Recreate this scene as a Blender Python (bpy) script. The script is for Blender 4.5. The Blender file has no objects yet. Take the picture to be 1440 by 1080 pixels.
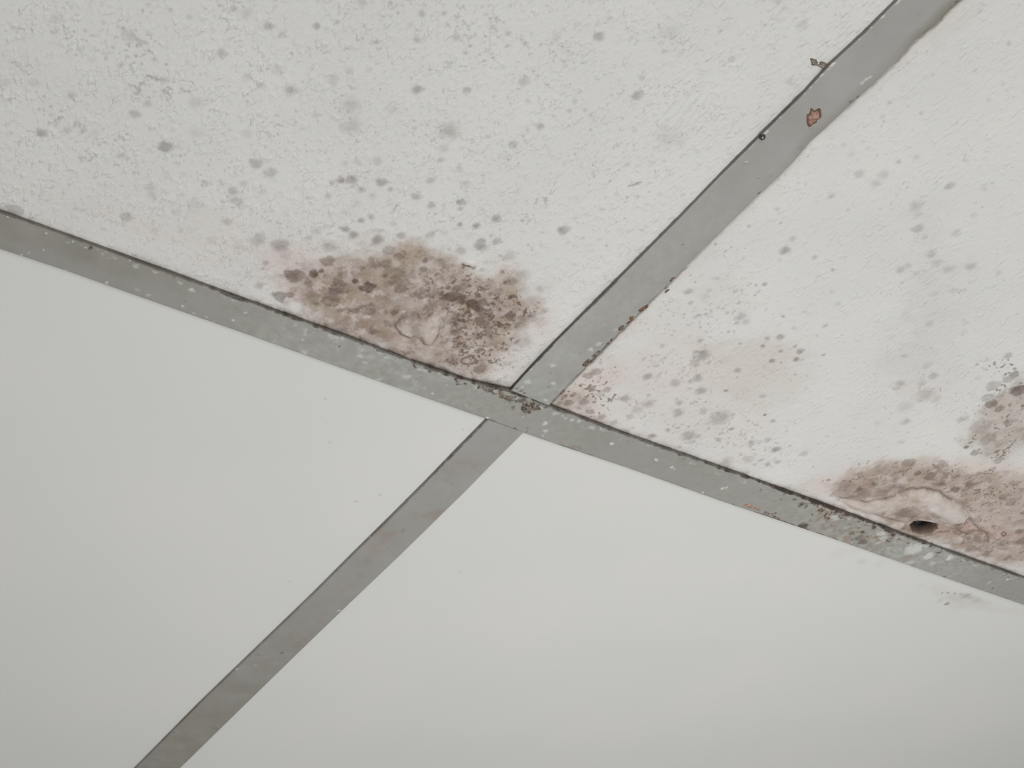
import bpy, math
import numpy as np
from mathutils import Matrix, Vector

# ------------------------------------------------------------------ camera, world, lights, exposure
scn = bpy.context.scene
COL = scn.collection
W, H = 1440.0, 1080.0
FPX = 2087.725
CEIL = 2.400                      # underside of the ceiling grid, metres
CAM = np.array([-0.39453, -0.46108, -0.48609])      # from the crossing of the grid
RC = None

def _rot(v):
    t = np.linalg.norm(v) + 1e-12
    k = v / t
    K = np.array([[0, -k[2], k[1]], [k[2], 0, -k[0]], [-k[1], k[0], 0]])
    return np.eye(3) + math.sin(t) * K + (1 - math.cos(t)) * K @ K
RC = np.array([[0.81451883, -0.29597848, -0.49895473], [-0.56835812, -0.57955192, -0.58402792], [-0.11631048, 0.75928671, -0.64027772]])

cam_d = bpy.data.cameras.new('camera')
cam_d.sensor_width = 36.0
cam_d.lens = FPX / W * 36.0
cam_d.clip_start = 0.01
cam = bpy.data.objects.new('camera', cam_d)
COL.objects.link(cam)
M = Matrix([[*RC[0], CAM[0]], [*RC[1], CAM[1]], [*RC[2], CAM[2] + CEIL], [0, 0, 0, 1]])
cam.matrix_world = M
scn.camera = cam

vs = scn.view_settings
scn.display_settings.display_device = 'sRGB'
vs.view_transform = 'Standard'
vs.look = 'None'
vs.gamma = 1.0
vs.exposure = 0.0
vs.use_curve_mapping = False

wd = bpy.data.worlds.new('daylight')
scn.world = wd
wd.use_nodes = True
bgn = wd.node_tree.nodes['Background']
bgn.inputs[0].default_value = (1.0, 0.995, 0.985, 1)
bgn.inputs[1].default_value = 0.25

def area(name, loc, target, sx, sy, power, color=(1, 1, 1)):
    d = bpy.data.lights.new(name, 'AREA')
    d.shape = 'RECTANGLE'
    d.size, d.size_y, d.energy, d.color = sx, sy, power, color
    o = bpy.data.objects.new(name, d)
    COL.objects.link(o)
    o.location = loc
    o.rotation_euler = (Vector(target) - Vector(loc)).to_track_quat('-Z', 'Y').to_euler()
    return o
# the daylight of the room's window, low and behind the camera
area('window_daylight', (-0.75, -1.55, 1.35), (0.0, 0.1, CEIL), 1.1, 0.9, 17.0, (1.0, 0.995, 0.98))
# an unseen uplight added below the crossing for the brightness falloff
area('added_uplight', (0.18, 0.03, CEIL - 0.80), (0.18, 0.03, CEIL), 0.36, 0.36, 2.9, (1.0, 0.99, 0.975))

# ------------------------------------------------------------------ measuring helpers
def ray(px, py):
    return RC @ np.array([(px - 720.0) / FPX, -(py - 540.0) / FPX, -1.0])

def P(px, py, z=0.0):
    """where on the ceiling (metres from the crossing) a measured point lies"""
    d = ray(px, py)
    t = (z - CAM[2]) / d[2]
    p = CAM + t * d
    return p[0], p[1]

def scale_at(px, py):
    """metres per measured unit, along the widest direction of a round spot"""
    a = np.array(P(px - 4, py)); b = np.array(P(px + 4, py))
    return np.linalg.norm(b - a) / 8.0

# ------------------------------------------------------------------ lattice noise
def _h(i, j, s):
    n = (i.astype(np.int64) * 374761393 + j.astype(np.int64) * 668265263 + s * 974711) & 0x7fffffff
    n = ((n ^ (n >> 13)) * 1274126177) & 0x7fffffff
    n = (n ^ (n >> 16)) & 0xffff
    return n / 65535.0

def vnoise(x, y, s=0):
    i = np.floor(x); j = np.floor(y)
    u = x - i; v = y - j
    u = u * u * (3 - 2 * u); v = v * v * (3 - 2 * v)
    a = _h(i, j, s); b = _h(i + 1, j, s); c = _h(i, j + 1, s); d = _h(i + 1, j + 1, s)
    return (a * (1 - u) + b * u) * (1 - v) + (c * (1 - u) + d * u) * v

def fbm(x, y, cell, s=0, octv=4, gain=0.55):
    r = np.zeros_like(x); amp = 1.0; tot = 0.0
    for k in range(octv):
        ca, sa = math.cos(0.7 * k + 0.3), math.sin(0.7 * k + 0.3)
        r += amp * vnoise((x * ca - y * sa) / cell + 17.3 * k, (x * sa + y * ca) / cell + 9.1 * k, s + 31 * k)
        tot += amp; amp *= gain; cell *= 0.5
    return r / tot

def sstep(a, b, x):
    t = np.clip((x - a) / (b - a), 0, 1)
    return t * t * (3 - 2 * t)

# ------------------------------------------------------------------ materials
def new_mat(name):
    m = bpy.data.materials.new(name)
    m.use_nodes = True
    nt = m.node_tree
    return m, nt, nt.nodes['Principled BSDF']

def attr(nt, name):
    n = nt.nodes.new('ShaderNodeAttribute')
    n.attribute_name = name
    return n.outputs['Fac']

def mathn(nt, op, a, b=None, clamp=False):
    n = nt.nodes.new('ShaderNodeMath')
    n.operation = op; n.use_clamp = clamp
    for k, v in enumerate((a, b)):
        if v is None: continue
        if isinstance(v, (int, float)): n.inputs[k].default_value = v
        else: nt.links.new(v, n.inputs[k])
    return n.outputs[0]

def mixc(nt, fac, a, b, mode='MIX'):
    n = nt.nodes.new('ShaderNodeMix')
    n.data_type = 'RGBA'; n.blend_type = mode
    if isinstance(fac, (int, float)): n.inputs[0].default_value = fac
    else: nt.links.new(fac, n.inputs[0])
    for k, v in ((6, a), (7, b)):
        if isinstance(v, tuple): n.inputs[k].default_value = (*v, 1)
        else: nt.links.new(v, n.inputs[k])
    return n.outputs[2]

def noise(nt, scale, detail=4, rough=0.55, mapping=None, lac=2.0):
    n = nt.nodes.new('ShaderNodeTexNoise')
    n.inputs['Scale'].default_value = scale
    n.inputs['Detail'].default_value = detail
    n.inputs['Roughness'].default_value = rough
    tc = nt.nodes.new('ShaderNodeTexCoord')
    mp = nt.nodes.new('ShaderNodeMapping')
    if mapping:
        mp.vector_type = 'TEXTURE'
        mp.inputs['Rotation'].default_value = (0, 0, mapping[0])
        mp.inputs['Scale'].default_value = (mapping[1], mapping[2], 1)
    nt.links.new(tc.outputs['Object'], mp.inputs[0])
    nt.links.new(mp.outputs[0], n.inputs['Vector'])
    return n.outputs['Fac']

def ramp(nt, fac, pts):
    n = nt.nodes.new('ShaderNodeValToRGB')
    e = n.color_ramp.elements
    while len(e) < len(pts): e.new(0.5)
    for el, (p, v) in zip(e, pts):
        el.position = p
        el.color = (v, v, v, 1) if isinstance(v, (int, float)) else (*v, 1)
    nt.links.new(fac, n.inputs[0])
    return n.outputs[0]

def bump(nt, height, strength, dist, prev=None):
    n = nt.nodes.new('ShaderNodeBump')
    n.inputs['Strength'].default_value = strength
    n.inputs['Distance'].default_value = dist
    nt.links.new(height, n.inputs['Height'])
    if prev is not None: nt.links.new(prev, n.inputs['Normal'])
    return n.outputs[0]

def srgb(r, g, b, k=1.0):
    f = lambda c: (((c / 255 + 0.055) / 1.055) ** 2.4 if c > 10 else c / 255 / 12.92)
    return tuple(min(f(c) * k, 0.95) for c in (r, g, b))
K = 1.30        # paint albedo against its brightness in this light

STROKE = math.atan2(P(510, 84)[1] - P(500, 100)[1], P(510, 84)[0] - P(500, 100)[0])

def mouldy_mat():
    m, nt, bs = new_mat('mouldy_painted_panel')
    # brush-textured off-white paint
    c = mixc(nt, ramp(nt, noise(nt, 14, 3), [(0.35, 0.0), (0.65, 1.0)]), srgb(204, 204, 201, K), srgb(199, 199, 197, K))
    fine = noise(nt, 420, 3, 0.6)
    mid = noise(nt, 130, 5, 0.65)
    def grain(a, lo, hi):          # mould eats the paint unevenly
        return mathn(nt, 'MULTIPLY', a, ramp(nt, mid, [(0.28, lo), (0.72, hi)]), True)
    c = mixc(nt, grain(attr(nt, 'pink'), 0.72, 1.2), c, srgb(197, 186, 180, K))
    c = mixc(nt, grain(attr(nt, 'tan'), 0.8, 1.15), c, srgb(188, 179, 168, K))
    c = mixc(nt, grain(attr(nt, 'wash'), 0.62, 1.25), c, srgb(141, 122, 111, K))
    c = mixc(nt, attr(nt, 'ochre'), c, srgb(156, 142, 118, K))
    c = mixc(nt, attr(nt, 'red'), c, srgb(160, 126, 115, K))
    c = mixc(nt, grain(attr(nt, 'purple'), 0.85, 1.1), c, srgb(136, 125, 122, K))
    c = mixc(nt, grain(attr(nt, 'grey'), 0.7, 1.2), c, srgb(128, 127, 125, K))
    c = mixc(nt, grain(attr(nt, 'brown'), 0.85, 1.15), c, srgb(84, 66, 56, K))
    c = mixc(nt, attr(nt, 'pale'), c, srgb(196, 189, 185, K))
    c = mixc(nt, mathn(nt, 'MULTIPLY', attr(nt, 'grime'), ramp(nt, fine, [(0.2, 0.75), (0.6, 1.1)]), True), c, srgb(52, 43, 37, K))
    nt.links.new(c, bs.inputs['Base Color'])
    bs.inputs['Roughness'].default_value = 0.72
    bs.inputs['Specular IOR Level'].default_value = 0.3
    st = noise(nt, 480, 2, 0.5, (STROKE, 1.9, 0.95))
    st = ramp(nt, st, [(0.46, 0.0), (0.74, 1.0)])
    dabs = ramp(nt, noise(nt, 110, 4, 0.65, (STROKE, 1.3, 0.9)), [(0.36, 0.10), (0.68, 1.0)])
    hgt = mathn(nt, 'MULTIPLY', st, dabs)
    nb = bump(nt, mathn(nt, 'MULTIPLY', hgt, attr(nt, 'texture')), 0.7, 0.0009)
    nb = bump(nt, mid, 0.10, 0.0012, nb)
    nt.links.new(nb, bs.inputs['Normal'])
    return m

def smooth_mat():
    m, nt, bs = new_mat('smooth_vinyl_panel')
    c = mixc(nt, ramp(nt, noise(nt, 9, 2), [(0.35, 0.0), (0.65, 1.0)]), srgb(204, 204, 201, K), srgb(201, 202, 199, K))
    c = mixc(nt, attr(nt, 'tan'), c, srgb(180, 176, 162, K))
    c = mixc(nt, attr(nt, 'grey'), c, srgb(128, 127, 122, K))
    c = mixc(nt, attr(nt, 'brown'), c, srgb(98, 80, 62, K))
    nt.links.new(c, bs.inputs['Base Color'])
    bs.inputs['Roughness'].default_value = 0.42
    bs.inputs['Specular IOR Level'].default_value = 0.35
    nt.links.new(bump(nt, noise(nt, 60, 3), 0.03, 0.001), bs.inputs['Normal'])
    return m

def grid_mat():
    m, nt, bs = new_mat('grey_painted_steel')
    c = mixc(nt, ramp(nt, noise(nt, 30, 4, 0.6), [(0.35, 0.0), (0.65, 1.0)]), srgb(152, 150, 147, K), srgb(143, 142, 138, K))
    mid = noise(nt, 210, 5, 0.65)
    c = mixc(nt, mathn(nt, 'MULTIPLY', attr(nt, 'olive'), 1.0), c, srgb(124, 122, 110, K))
    c = mixc(nt, mathn(nt, 'MULTIPLY', attr(nt, 'chalk'), ramp(nt, mid, [(0.4, 0.25), (0.6, 1.0)]), True), c, srgb(168, 172, 165, K))
    c = mixc(nt, attr(nt, 'fleck_glint'), c, srgb(206, 208, 203, K))
    c = mixc(nt, attr(nt, 'rust'), c, srgb(132, 100, 80, K))
    c = mixc(nt, attr(nt, 'grey'), c, srgb(110, 110, 106, K))
    c = mixc(nt, attr(nt, 'grime'), c, srgb(58, 49, 40, K))
    nt.links.new(c, bs.inputs['Base Color'])
    bs.inputs['Roughness'].default_value = 0.45
    bs.inputs['Specular IOR Level'].default_value = 0.4
    nt.links.new(bump(nt, mid, 0.08, 0.0006), bs.inputs['Normal'])
    return m

def crumb_mat(name, a, b, scale=500, rough=0.9):
    m, nt, bs = new_mat(name)
    c = mixc(nt, ramp(nt, noise(nt, scale, 4, 0.65), [(0.38, 0.0), (0.62, 1.0)]), srgb(*a, K), srgb(*b, K))
    nt.links.new(c, bs.inputs['Base Color'])
    bs.inputs['Roughness'].default_value = rough
    nt.links.new(bump(nt, noise(nt, scale * 2, 3), 0.5, 0.0004), bs.inputs['Normal'])
    return m

MOULDY, SMOOTH, GRID = mouldy_mat(), smooth_mat(), grid_mat()
RUST = crumb_mat('rust', (122, 92, 78), (164, 136, 122), 350)
RUSTRIM = crumb_mat('dark_rust', (84, 62, 50), (118, 92, 76), 500)
CRUST = crumb_mat('brown_crust', (72, 62, 52), (114, 99, 84), 500)
MUD = crumb_mat('mould_crumbs', (66, 58, 50), (142, 133, 122), 650)
BEAD = crumb_mat('black_bead', (32, 32, 30), (60, 60, 58), 300, 0.2)
GLINT_WHITE = crumb_mat('white_glint', (190, 190, 184), (214, 215, 210), 500)

# ------------------------------------------------------------------ object helpers
def mesh_obj(name, verts, faces, mat, parent=None, smooth=True, attrs=None):
    me = bpy.data.meshes.new(name)
    verts = np.asarray(verts, dtype=np.float32)
    if isinstance(faces, np.ndarray):
        nf, k = faces.shape
        me.vertices.add(len(verts))
        me.vertices.foreach_set('co', verts.ravel())
        me.loops.add(nf * k)
        me.loops.foreach_set('vertex_index', faces.astype(np.int32).ravel())
        me.polygons.add(nf)
        me.polygons.foreach_set('loop_start', np.arange(nf, dtype=np.int32) * k)
        me.update(calc_edges=True)
    else:
        me.from_pydata([tuple(map(float, v)) for v in verts], [], faces)
    me.validate()
    if smooth:
        me.polygons.foreach_set('use_smooth', np.ones(len(me.polygons), dtype=bool))
    for k, v in (attrs or {}).items():
        a = me.attributes.new(k, 'FLOAT', 'POINT')
        a.data.foreach_set('value', np.ascontiguousarray(v, dtype=np.float32))
    me.materials.append(mat)
    me.update()
    o = bpy.data.objects.new(name, me)
    COL.objects.link(o)
    if parent: o.parent = parent
    return o

def tag(o, label=None, cat=None, group=None, kind=None):
    for k, v in (('label', label), ('category', cat), ('group', group), ('kind', kind)):
        if v: o[k] = v
    return o

def parse(txt, ox, oy, s):
    """rows 'x y half-width strength kind' measured on an enlargement"""
    out = []
    for row in txt.replace('\n', ';').split(';'):
        f = row.split()
        if len(f) < 4: continue
        out.append((ox + float(f[0]) / s, oy + float(f[1]) / s, float(f[2]) / s, float(f[3]), f[4] if len(f) > 4 else 'g'))
    return out

# ------------------------------------------------------------------ mould, spot by spot
SPOTS = []
# far left third of the left stained panel
SPOTS += parse('''238 80 25 .3;232 130 22 .3;305 402 26 .45;175 560 30 .85;282 548 24 .5;350 546 20 .35;572 482 26 .75;700 617 32 .85
520 656 18 .5;745 690 12 .4;702 745 18 .3;770 735 20 .3;635 790 25 .4 p;640 822 24 .35 p;768 820 15 .4;693 805 10 .35;200 845 10 .5;110 848 12 .3
1130 111 24 .8;1335 111 19 .8;1040 56 26 .4;935 224 26 .5 p;1225 378 22 .8;1230 382 36 .45;1100 360 20 .5;1045 320 20 .45;1170 298 30 .3;1405 332 28 .5;1040 564 26 .35
830 433 36 .35;830 560 34 .2;1083 690 29 .75;1140 728 29 .7;985 806 28 .75;1000 852 28 .6;1025 775 20 .45;868 770 15 .55;825 860 36 .3
960 936 24 .45;740 895 20 .35;1385 830 18 .5;1300 836 15 .4;1100 815 18 .35;1400 770 16 .6 p;1435 758 22 .75 p;25 350 26 .3;140 350 28 .3
530 915 26 .35 n;60 888 34 .5 n;700 335 22 .45;575 395 13 .6;765 375 8 .8;625 440 22 .5;700 272 8 .8;565 365 8 .6;1090 1012 34 .6 p
1185 1036 44 .8 p;1390 1043 33 .65 p;1300 1002 18 .6;1340 975 22 .4;1435 960 8 .8;1330 487 16 .35;212 450 10 .6;235 515 14 .5;400 560 25 .25
320 880 12 .5;350 885 8 .5;655 250 14 .4;540 240 12 .5;610 180 14 .5;475 200 12 .5;990 35 18 .6;930 20 12 .5;800 70 18 .4;720 40 12 .5
1190 140 20 .4;1228 225 9 .7;630 20 8 .4;360 130 10 .5;435 95 12 .4;345 210 18 .3;388 255 18 .25;1000 1042 25 .4;650 975 22 .25;890 1015 25 .3;760 978 12 .4
545 150 38 .45;520 120 12 .6;572 130 10 .6;1200 900 18 .2;1180 812 9 .4;918 800 10 .4;940 850 10 .4;1020 880 14 .3''', 0, 0, 3)
SPOTS += parse('''40 440 42 .35 o;40 536 44 .5;215 465 32 .2;340 60 20 .6;432 57 14 .6;320 168 17 .55;148 176 17 .45;455 267 16 .5;488 160 18 .55;240 55 7 .8
85 12 22 .5;208 15 12 .6;90 160 7 .7;33 303 18 .5;115 298 18 .3;290 105 14 .3;320 378 24 .8;345 375 14 .5;528 382 20 .6;640 115 14 .5;705 140 14 .6
608 152 7 .7;775 185 14 .6;843 187 9 .7;655 75 7 .6;650 187 6 .5;450 105 10 .5;527 225 10 .5;605 257 9 .6;640 243 7 .6;770 343 26 .65;812 300 8 .6
828 320 10 .5;870 358 8 .6;790 428 12 .4;985 430 14 .4;1085 155 27 .85;1130 78 15 .4;905 150 16 .3;1225 155 8 .4;945 277 12 .5;1265 328 14 .45
1275 300 12 .3;1248 402 27 .85;1390 130 42 .32;1430 225 10 .3;960 468 12 .5;895 492 9 .5;1050 487 9 .5;1030 465 12 .4;1187 498 8 .5;838 535 19 .6
1050 548 9 .8;783 547 8 .5;455 553 46 .4 o;430 625 24 .5;395 585 10 .5;312 540 14 .4;620 575 14 .5;722 612 24 .65;675 592 12 .3;783 603 8 .4
690 665 16 .3;748 692 8 .6;150 678 26 .6;70 684 20 .4;15 692 18 .45;218 678 5 .9;200 657 6 .6;420 675 16 .55;498 713 16 .55;500 695 10 .4
1380 580 55 .28;1430 600 30 .3;1240 550 14 .3;1180 605 7 .5;1360 680 8 .4;1205 695 14 .3;1130 715 8 .35;1135 762 7 .6;1060 735 8 .3;1230 780 10 .7;1250 774 10 .7
1115 832 8 .5;1160 820 14 .35;1205 832 8 .5;1250 830 10 .5;1300 808 8 .4;1345 820 12 .35;45 757 29 .85 p;5 762 14 .8;170 768 25 .75;85 800 18 .5 p
208 800 14 .6;245 800 6 .6;290 788 12 .3;375 762 19 .6;527 772 15 .55;597 740 10 .5;600 772 8 .4;313 828 23 .9;378 864 21 .9;507 852 21 .9
503 880 12 .6;432 868 10 .3;130 826 20 .35 p;60 858 24 .35 p;125 915 18 .9;85 932 18 .85;15 900 22 .3;220 942 14 .5;650 922 27 .8;765 928 11 .6
795 926 5 .5;475 918 8 .4;502 945 14 .85;570 952 19 .9;485 965 10 .3;937 972 27 .8;970 960 5 .9;1020 1002 10 .5;985 918 10 .4;1160 936 5 .9
1090 1010 7 .4;1120 1037 5 .9;787 1035 4 .9;1275 975 10 .3;18 965 24 .9;52 992 22 .7;160 976 12 .5;590 1018 22 .7;590 1040 29 .75
657 1020 19 .75;630 996 8 .6;502 1058 25 .7;710 1075 30 .3''', 480, 0, 3)
# the brown stain itself
SPOTS += parse('''97 140 36 .55 p;195 165 42 .75 p;210 210 30 .4 p;345 105 24 .4;305 135 18 .55;503 122 22 .55 p;605 140 29 .8 p;613 107 12 .5
703 122 21 .85;825 118 21 .65;883 114 18 .35;1213 58 8 .7;1110 150 16 .7;1078 127 8 .6;1040 165 28 .6 o
952 190 25 .65;1160 210 28 .5;1120 210 8 .6;1238 163 4 .8;1133 228 4 .9;400 172 28 .6 p;345 178 12 .4;130 240 18 .6 p;390 232 30 .65 n;465 210 40 .3 o
575 225 18 .55 n;650 185 26 .5 n;805 228 14 .7 n;797 264 19 .95 n;1045 268 16 .5;300 262 36 .4 p;250 292 38 .85 n;335 285 22 .95 n;367 273 12 .9 n
455 290 24 .45 n;510 316 14 .95 n;562 340 26 .98 n;548 345 20 .95 n;580 338 18 .95 n;568 358 16 .9 n;532 345 8 .8 n;460 258 16 .4;700 345 30 .65 n;745 292 20 .5 n;660 265 24 .4 n;190 380 31 .8 n;235 375 18 .6 n
102 335 22 .7 p;215 408 18 .5 p;410 395 38 .65 n;330 380 30 .35 n;575 445 22 .45 n;790 355 22 .6 n;815 355 10 .8 n;760 370 30 .4 n;700 395 42 .4
930 382 30 .97 n;905 378 20 .95 n;955 390 22 .95 n;885 388 14 .8 n;962 404 12 .9 n;1000 412 24 .95 n;1022 425 26 .95 n;1045 436 16 .8 n;985 405 12 .9 n;1035 432 20 .9 n;900 345 12 .85 n;940 347 22 .8 n;965 330 10 .7 n;875 345 8 .9 n;1065 335 34 .45 n;1110 358 28 .35 n;1165 318 26 .4 n
1165 462 24 .75 n;1220 357 30 .4;1210 292 38 .45 p;1307 443 20 .6 p;1260 465 20 .5 p;1290 350 20 .4 p;1250 390 26 .3 p;1080 455 12 .6 n;1050 495 26 .6 n
1070 520 22 .6 n;1045 470 12 .6 n;945 490 42 .45;935 530 22 .55 n;1200 510 30 .4;1210 570 46 .45;1240 575 20 .3 p;1160 580 20 .35;1030 545 24 .3 n;1030 688 27 .75 n;950 590 24 .25 n
1190 655 8 .5 p;855 285 8 .8 n;870 270 8 .7 n;920 300 10 .5 n;835 375 8 .7 n;1130 470 8 .6 n;1120 440 8 .5 n;1100 500 9 .6 n;640 330 14 .3 n;625 400 26 .25 n;480 345 28 .25 n
530 500 30 .2 n;620 540 26 .22 n;1000 480 8 .7 n;1025 488 9 .8 n;1085 560 9 .5 n;980 560 8 .5 n;1075 610 10 .4 n;1100 650 8 .4 n;905 610 9 .4 n;920 650 8 .5 n
20 290 12 .3;45 300 10 .3;25 330 10 .35;120 265 10 .5 p;480 235 14 .4 p;40 180 14 .3;75 185 12 .3;250 350 16 .25 n;1060 240 14 .3;1195 200 10 .3;380 145 12 .3;270 110 18 .2;985 130 14 .2''', 330, 290, 3)
# right stained panel, upper half
SPOTS += parse('''430 35 12 .4;347 108 8 .5;388 205 8 .5;645 62 4 .9;675 72 4 .9;208 247 14 .5;400 10 16 .5;505 110 26 .3;455 345 20 .3
68 447 3 .9;88 458 3 .9;195 650 12 .3;1270 18 10 .4;1255 45 12 .35;1375 182 12 .5;1232 298 10 .4;1055 315 10 .4;1192 228 5 .5;910 297 5 .8
985 222 6 .6;1030 218 4 .6;932 368 6 .4;872 430 10 .3;1005 478 10 .55;845 493 14 .3;968 548 4 .5;820 655 5 .7;990 662 16 .35;912 682 12 .5
748 732 22 .55;850 738 22 .45;820 778 18 .35;712 650 18 .35;680 612 12 .3;628 827 14 .6;565 850 6 .5;697 888 8 .4;1130 782 18 .7;1305 772 7 .6
1272 795 16 .3;1237 857 7 .5;1145 845 5 .4;985 870 34 .55;995 905 20 .4;993 963 28 .6;1022 1000 18 .5;1150 985 22 .4;460 1008 16 .55
280 955 8 .7;138 1028 7 .9;205 1043 6 .6;265 1048 4 .6;400 882 12 .4;1228 908 16 .25;1420 20 8 .4;1350 355 10 .3;1290 420 10 .3''', 960, 0, 3)
# right stained panel, middle
SPOTS += parse('''1003 107 16 .5;972 157 26 .9;1097 186 13 .6;1175 239 11 .75;820 55 9 .7;950 197 7 .4;1100 290 7 .4;1170 332 12 .35;1197 380 12 .35;965 435 9 .7
1140 475 14 .6;1107 518 7 .5;1133 598 10 .75;893 405 8 .5;993 405 5 .4;785 434 24 .85;808 458 20 .5;768 463 14 .7;887 299 12 .75;850 303 8 .6;788 323 8 .6
845 345 7 .7;815 305 5 .6;790 338 5 .6;563 330 20 .7;574 377 14 .65;590 438 10 .5;650 325 14 .5;635 352 20 .4;680 272 12 .4;707 370 6 .5;732 500 8 .8
757 497 7 .7;705 503 6 .5;690 490 5 .4;660 497 6 .5;1010 485 10 .5;950 523 18 .8 p;897 527 12 .7 p;877 561 12 .85 p;782 550 8 .65;1012 562 10 .7 p;1033 581 18 .9
955 581 10 .7 p;1020 616 14 .85 p;1045 617 10 .5;918 622 13 .8 p;955 629 7 .7 p;857 622 6 .5;883 600 7 .4;972 652 6 .5;1015 680 8 .6;993 700 5 .5;883 645 8 .35
770 662 16 .75 p;700 695 8 .5;705 628 10 .4;622 600 32 .75 o;600 585 12 .4;615 538 14 .6;583 548 8 .4;455 560 16 .6;500 577 8 .4;495 515 8 .4;595 640 18 .5 p
393 690 22 .7 p;603 697 24 .7;510 712 22 .5 p;512 725 14 .4;435 690 14 .4;725 747 10 .85 p;617 750 28 .85;575 705 10 .6;877 772 14 .6;1060 740 9 .4;525 800 20 .8
515 785 10 .6;522 843 28 .9;627 835 20 .7;690 862 50 .75;660 858 14 .6;750 850 12 .6;887 850 7 .8 n;817 875 7 .5;920 876 13 .7;748 908 12 .85 p;475 912 12 .75
412 938 18 .9 p;565 938 34 .9;600 940 16 .6;575 965 20 .5;692 955 14 .7;897 956 18 .6;828 970 20 .7;525 985 8 .6;1050 1012 22 .6;935 996 20 .95;785 1018 10 .6
898 1058 13 .85;940 1048 16 .7;845 1060 10 .5;870 1042 14 .5 p;725 1045 30 .35 p;820 1040 24 .4 p;300 780 22 .75 p;393 803 26 .6 p;397 765 12 .6;425 792 8 .5
345 828 24 .5 p;315 858 18 .6 p;150 838 18 .55 n;125 795 22 .5 n;60 800 22 .5 n;20 800 14 .5 n;155 742 16 .6 n;220 745 18 .45 n;190 762 14 .3 n;175 668 24 .5 n
140 685 22 .55 n;110 660 14 .35 n;195 632 8 .6;680 130 6 .9;720 160 8 .6;745 145 6 .6;768 155 5 .6;797 190 6 .6;715 180 5 .6;730 262 6 .4;573 262 5 .8
592 290 6 .8;548 425 5 .8;525 408 5 .5;505 420 5 .5;80 765 14 .5 n;45 770 12 .5 n;100 820 10 .5 n;360 590 6 .4;345 650 5 .5;385 465 6 .5;395 490 5 .7;360 460 6 .5
620 260 7 .3;480 470 6 .5;505 495 8 .5;560 470 5 .7;585 462 6 .6;500 433 5 .6;545 440 5 .6;570 470 5 .6;640 500 8 .4;655 480 6 .4;200 860 16 .4 n;250 880 14 .35 n;330 905 8 .5 p;380 890 8 .4 p''', 780, 300, 3)
# right stained panel, far right
SPOTS += parse('''175 10 20 .6;262 15 22 .4;235 50 20 .4;505 54 18 .75;72 92 10 .5;135 142 8 .5;80 358 10 .6;12 314 10 .6
625 60 16 .35;598 118 7 .4;655 45 6 .5;585 160 12 .3;522 225 20 .45;437 303 24 .6
455 335 24 .45;323 358 18 .6;350 345 18 .4;385 370 16 .3;500 355 24 .5;578 346 22 .55;680 370 12 .4;515 435 18 .3;445 445 24 .35;430 552 22 .55;560 550 14 .3;550 585 18 .2
340 670 20 .5;420 705 24 .55;443 742 20 .65;325 768 18 .6 p;400 768 18 .45 p;312 788 14 .45 p;415 810 34 .5 p;455 825 20 .35 p;342 852 28 .45;342 906 20 .6;550 898 22 .45 o;713 670 18 .75
635 685 12 .35;735 738 18 .6 n;737 716 8 .7 n;712 755 20 .45 n;755 795 26 .8 n;735 790 14 .6 n;660 778 24 .4 n;652 843 20 .65 n;640 820 20 .4 n;683 862 16 .6 n;720 848 8 .6 n;768 850 8 .7 n
710 910 12 .5 n;615 925 35 .3 n;640 970 30 .3 n;690 985 24 .25 n;563 1000 10 .7 n;595 1022 14 .5 n;678 1045 20 .4 n;327 982 14 .35;157 930 8 .4;240 912 14 .3
60 960 8 .4;605 750 14 .3;630 720 10 .3''', 1140, 240, 2.571)
SPOTS += parse('''45 130 25 .4;197 150 26 .3;50 195 22 .4;10 215 8 .7;255 225 8 .6;10 72 8 .6;120 112 14 .5;500 275 30 .4 g;340 300 12 .55 n;630 240 40 .3 n
790 205 36 .45 n;845 262 18 .65 n;915 278 32 .6 n;975 215 36 .45 n;1055 355 26 .6 n;1185 265 18 .5 n;1240 290 10 .5 n;1320 395 24 .5 n;1360 430 30 .5 n;960 320 14 .5 n
600 325 14 .5 n;520 385 52 .3 n;400 375 42 .35 n;605 400 20 .4 n;655 385 16 .4 n;880 425 12 .6 n;975 445 14 .45 p;1270 560 14 .6 n;1415 590 22 .6 n
1320 665 10 .6 n;1425 750 5 .9 n;1135 90 8 .6 n;1115 118 8 .6 n;1185 130 8 .6 n;1270 235 14 .5 n;1310 280 10 .5 n;1440 480 20 .6 n;1070 460 14 .4 n;760 470 50 .4 n;700 530 34 .3 n
430 325 36 .3 n;1060 575 24 .5 n;1150 590 20 .5 n;1220 640 14 .6 n;1200 600 16 .5 n;1350 520 20 .3 n;1100 430 16 .3 n;1130 330 16 .3 n;1390 330 18 .35 n;720 300 20 .25 n;800 300 18 .3 n
560 300 16 .3 n;460 400 24 .35 n;690 345 16 .3 n;1240 380 18 .3 n;1250 470 16 .3 n;1180 680 12 .3 n;900 600 26 .5 n;620 560 20 .3 n;560 500 22 .25 n;930 400 40 .8 l;900 385 26 .6 l;965 440 36 .55 l;1075 490 46 .75 l;1095 515 24 .7 l;860 372 30 .5 l;960 575 26 .6 r;945 600 20 .5 r;1300 560 40 .4 r;1350 600 30 .35 r;760 462 50 .5 p;830 490 40 .4 p;720 440 26 .3 p;1180 660 40 .3 l;1060 640 40 .25 l;480 425 40 .5 l;600 430 40 .4 l''', 1080, 600, 4)  # l spots put the blister's highlights into the colour

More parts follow.
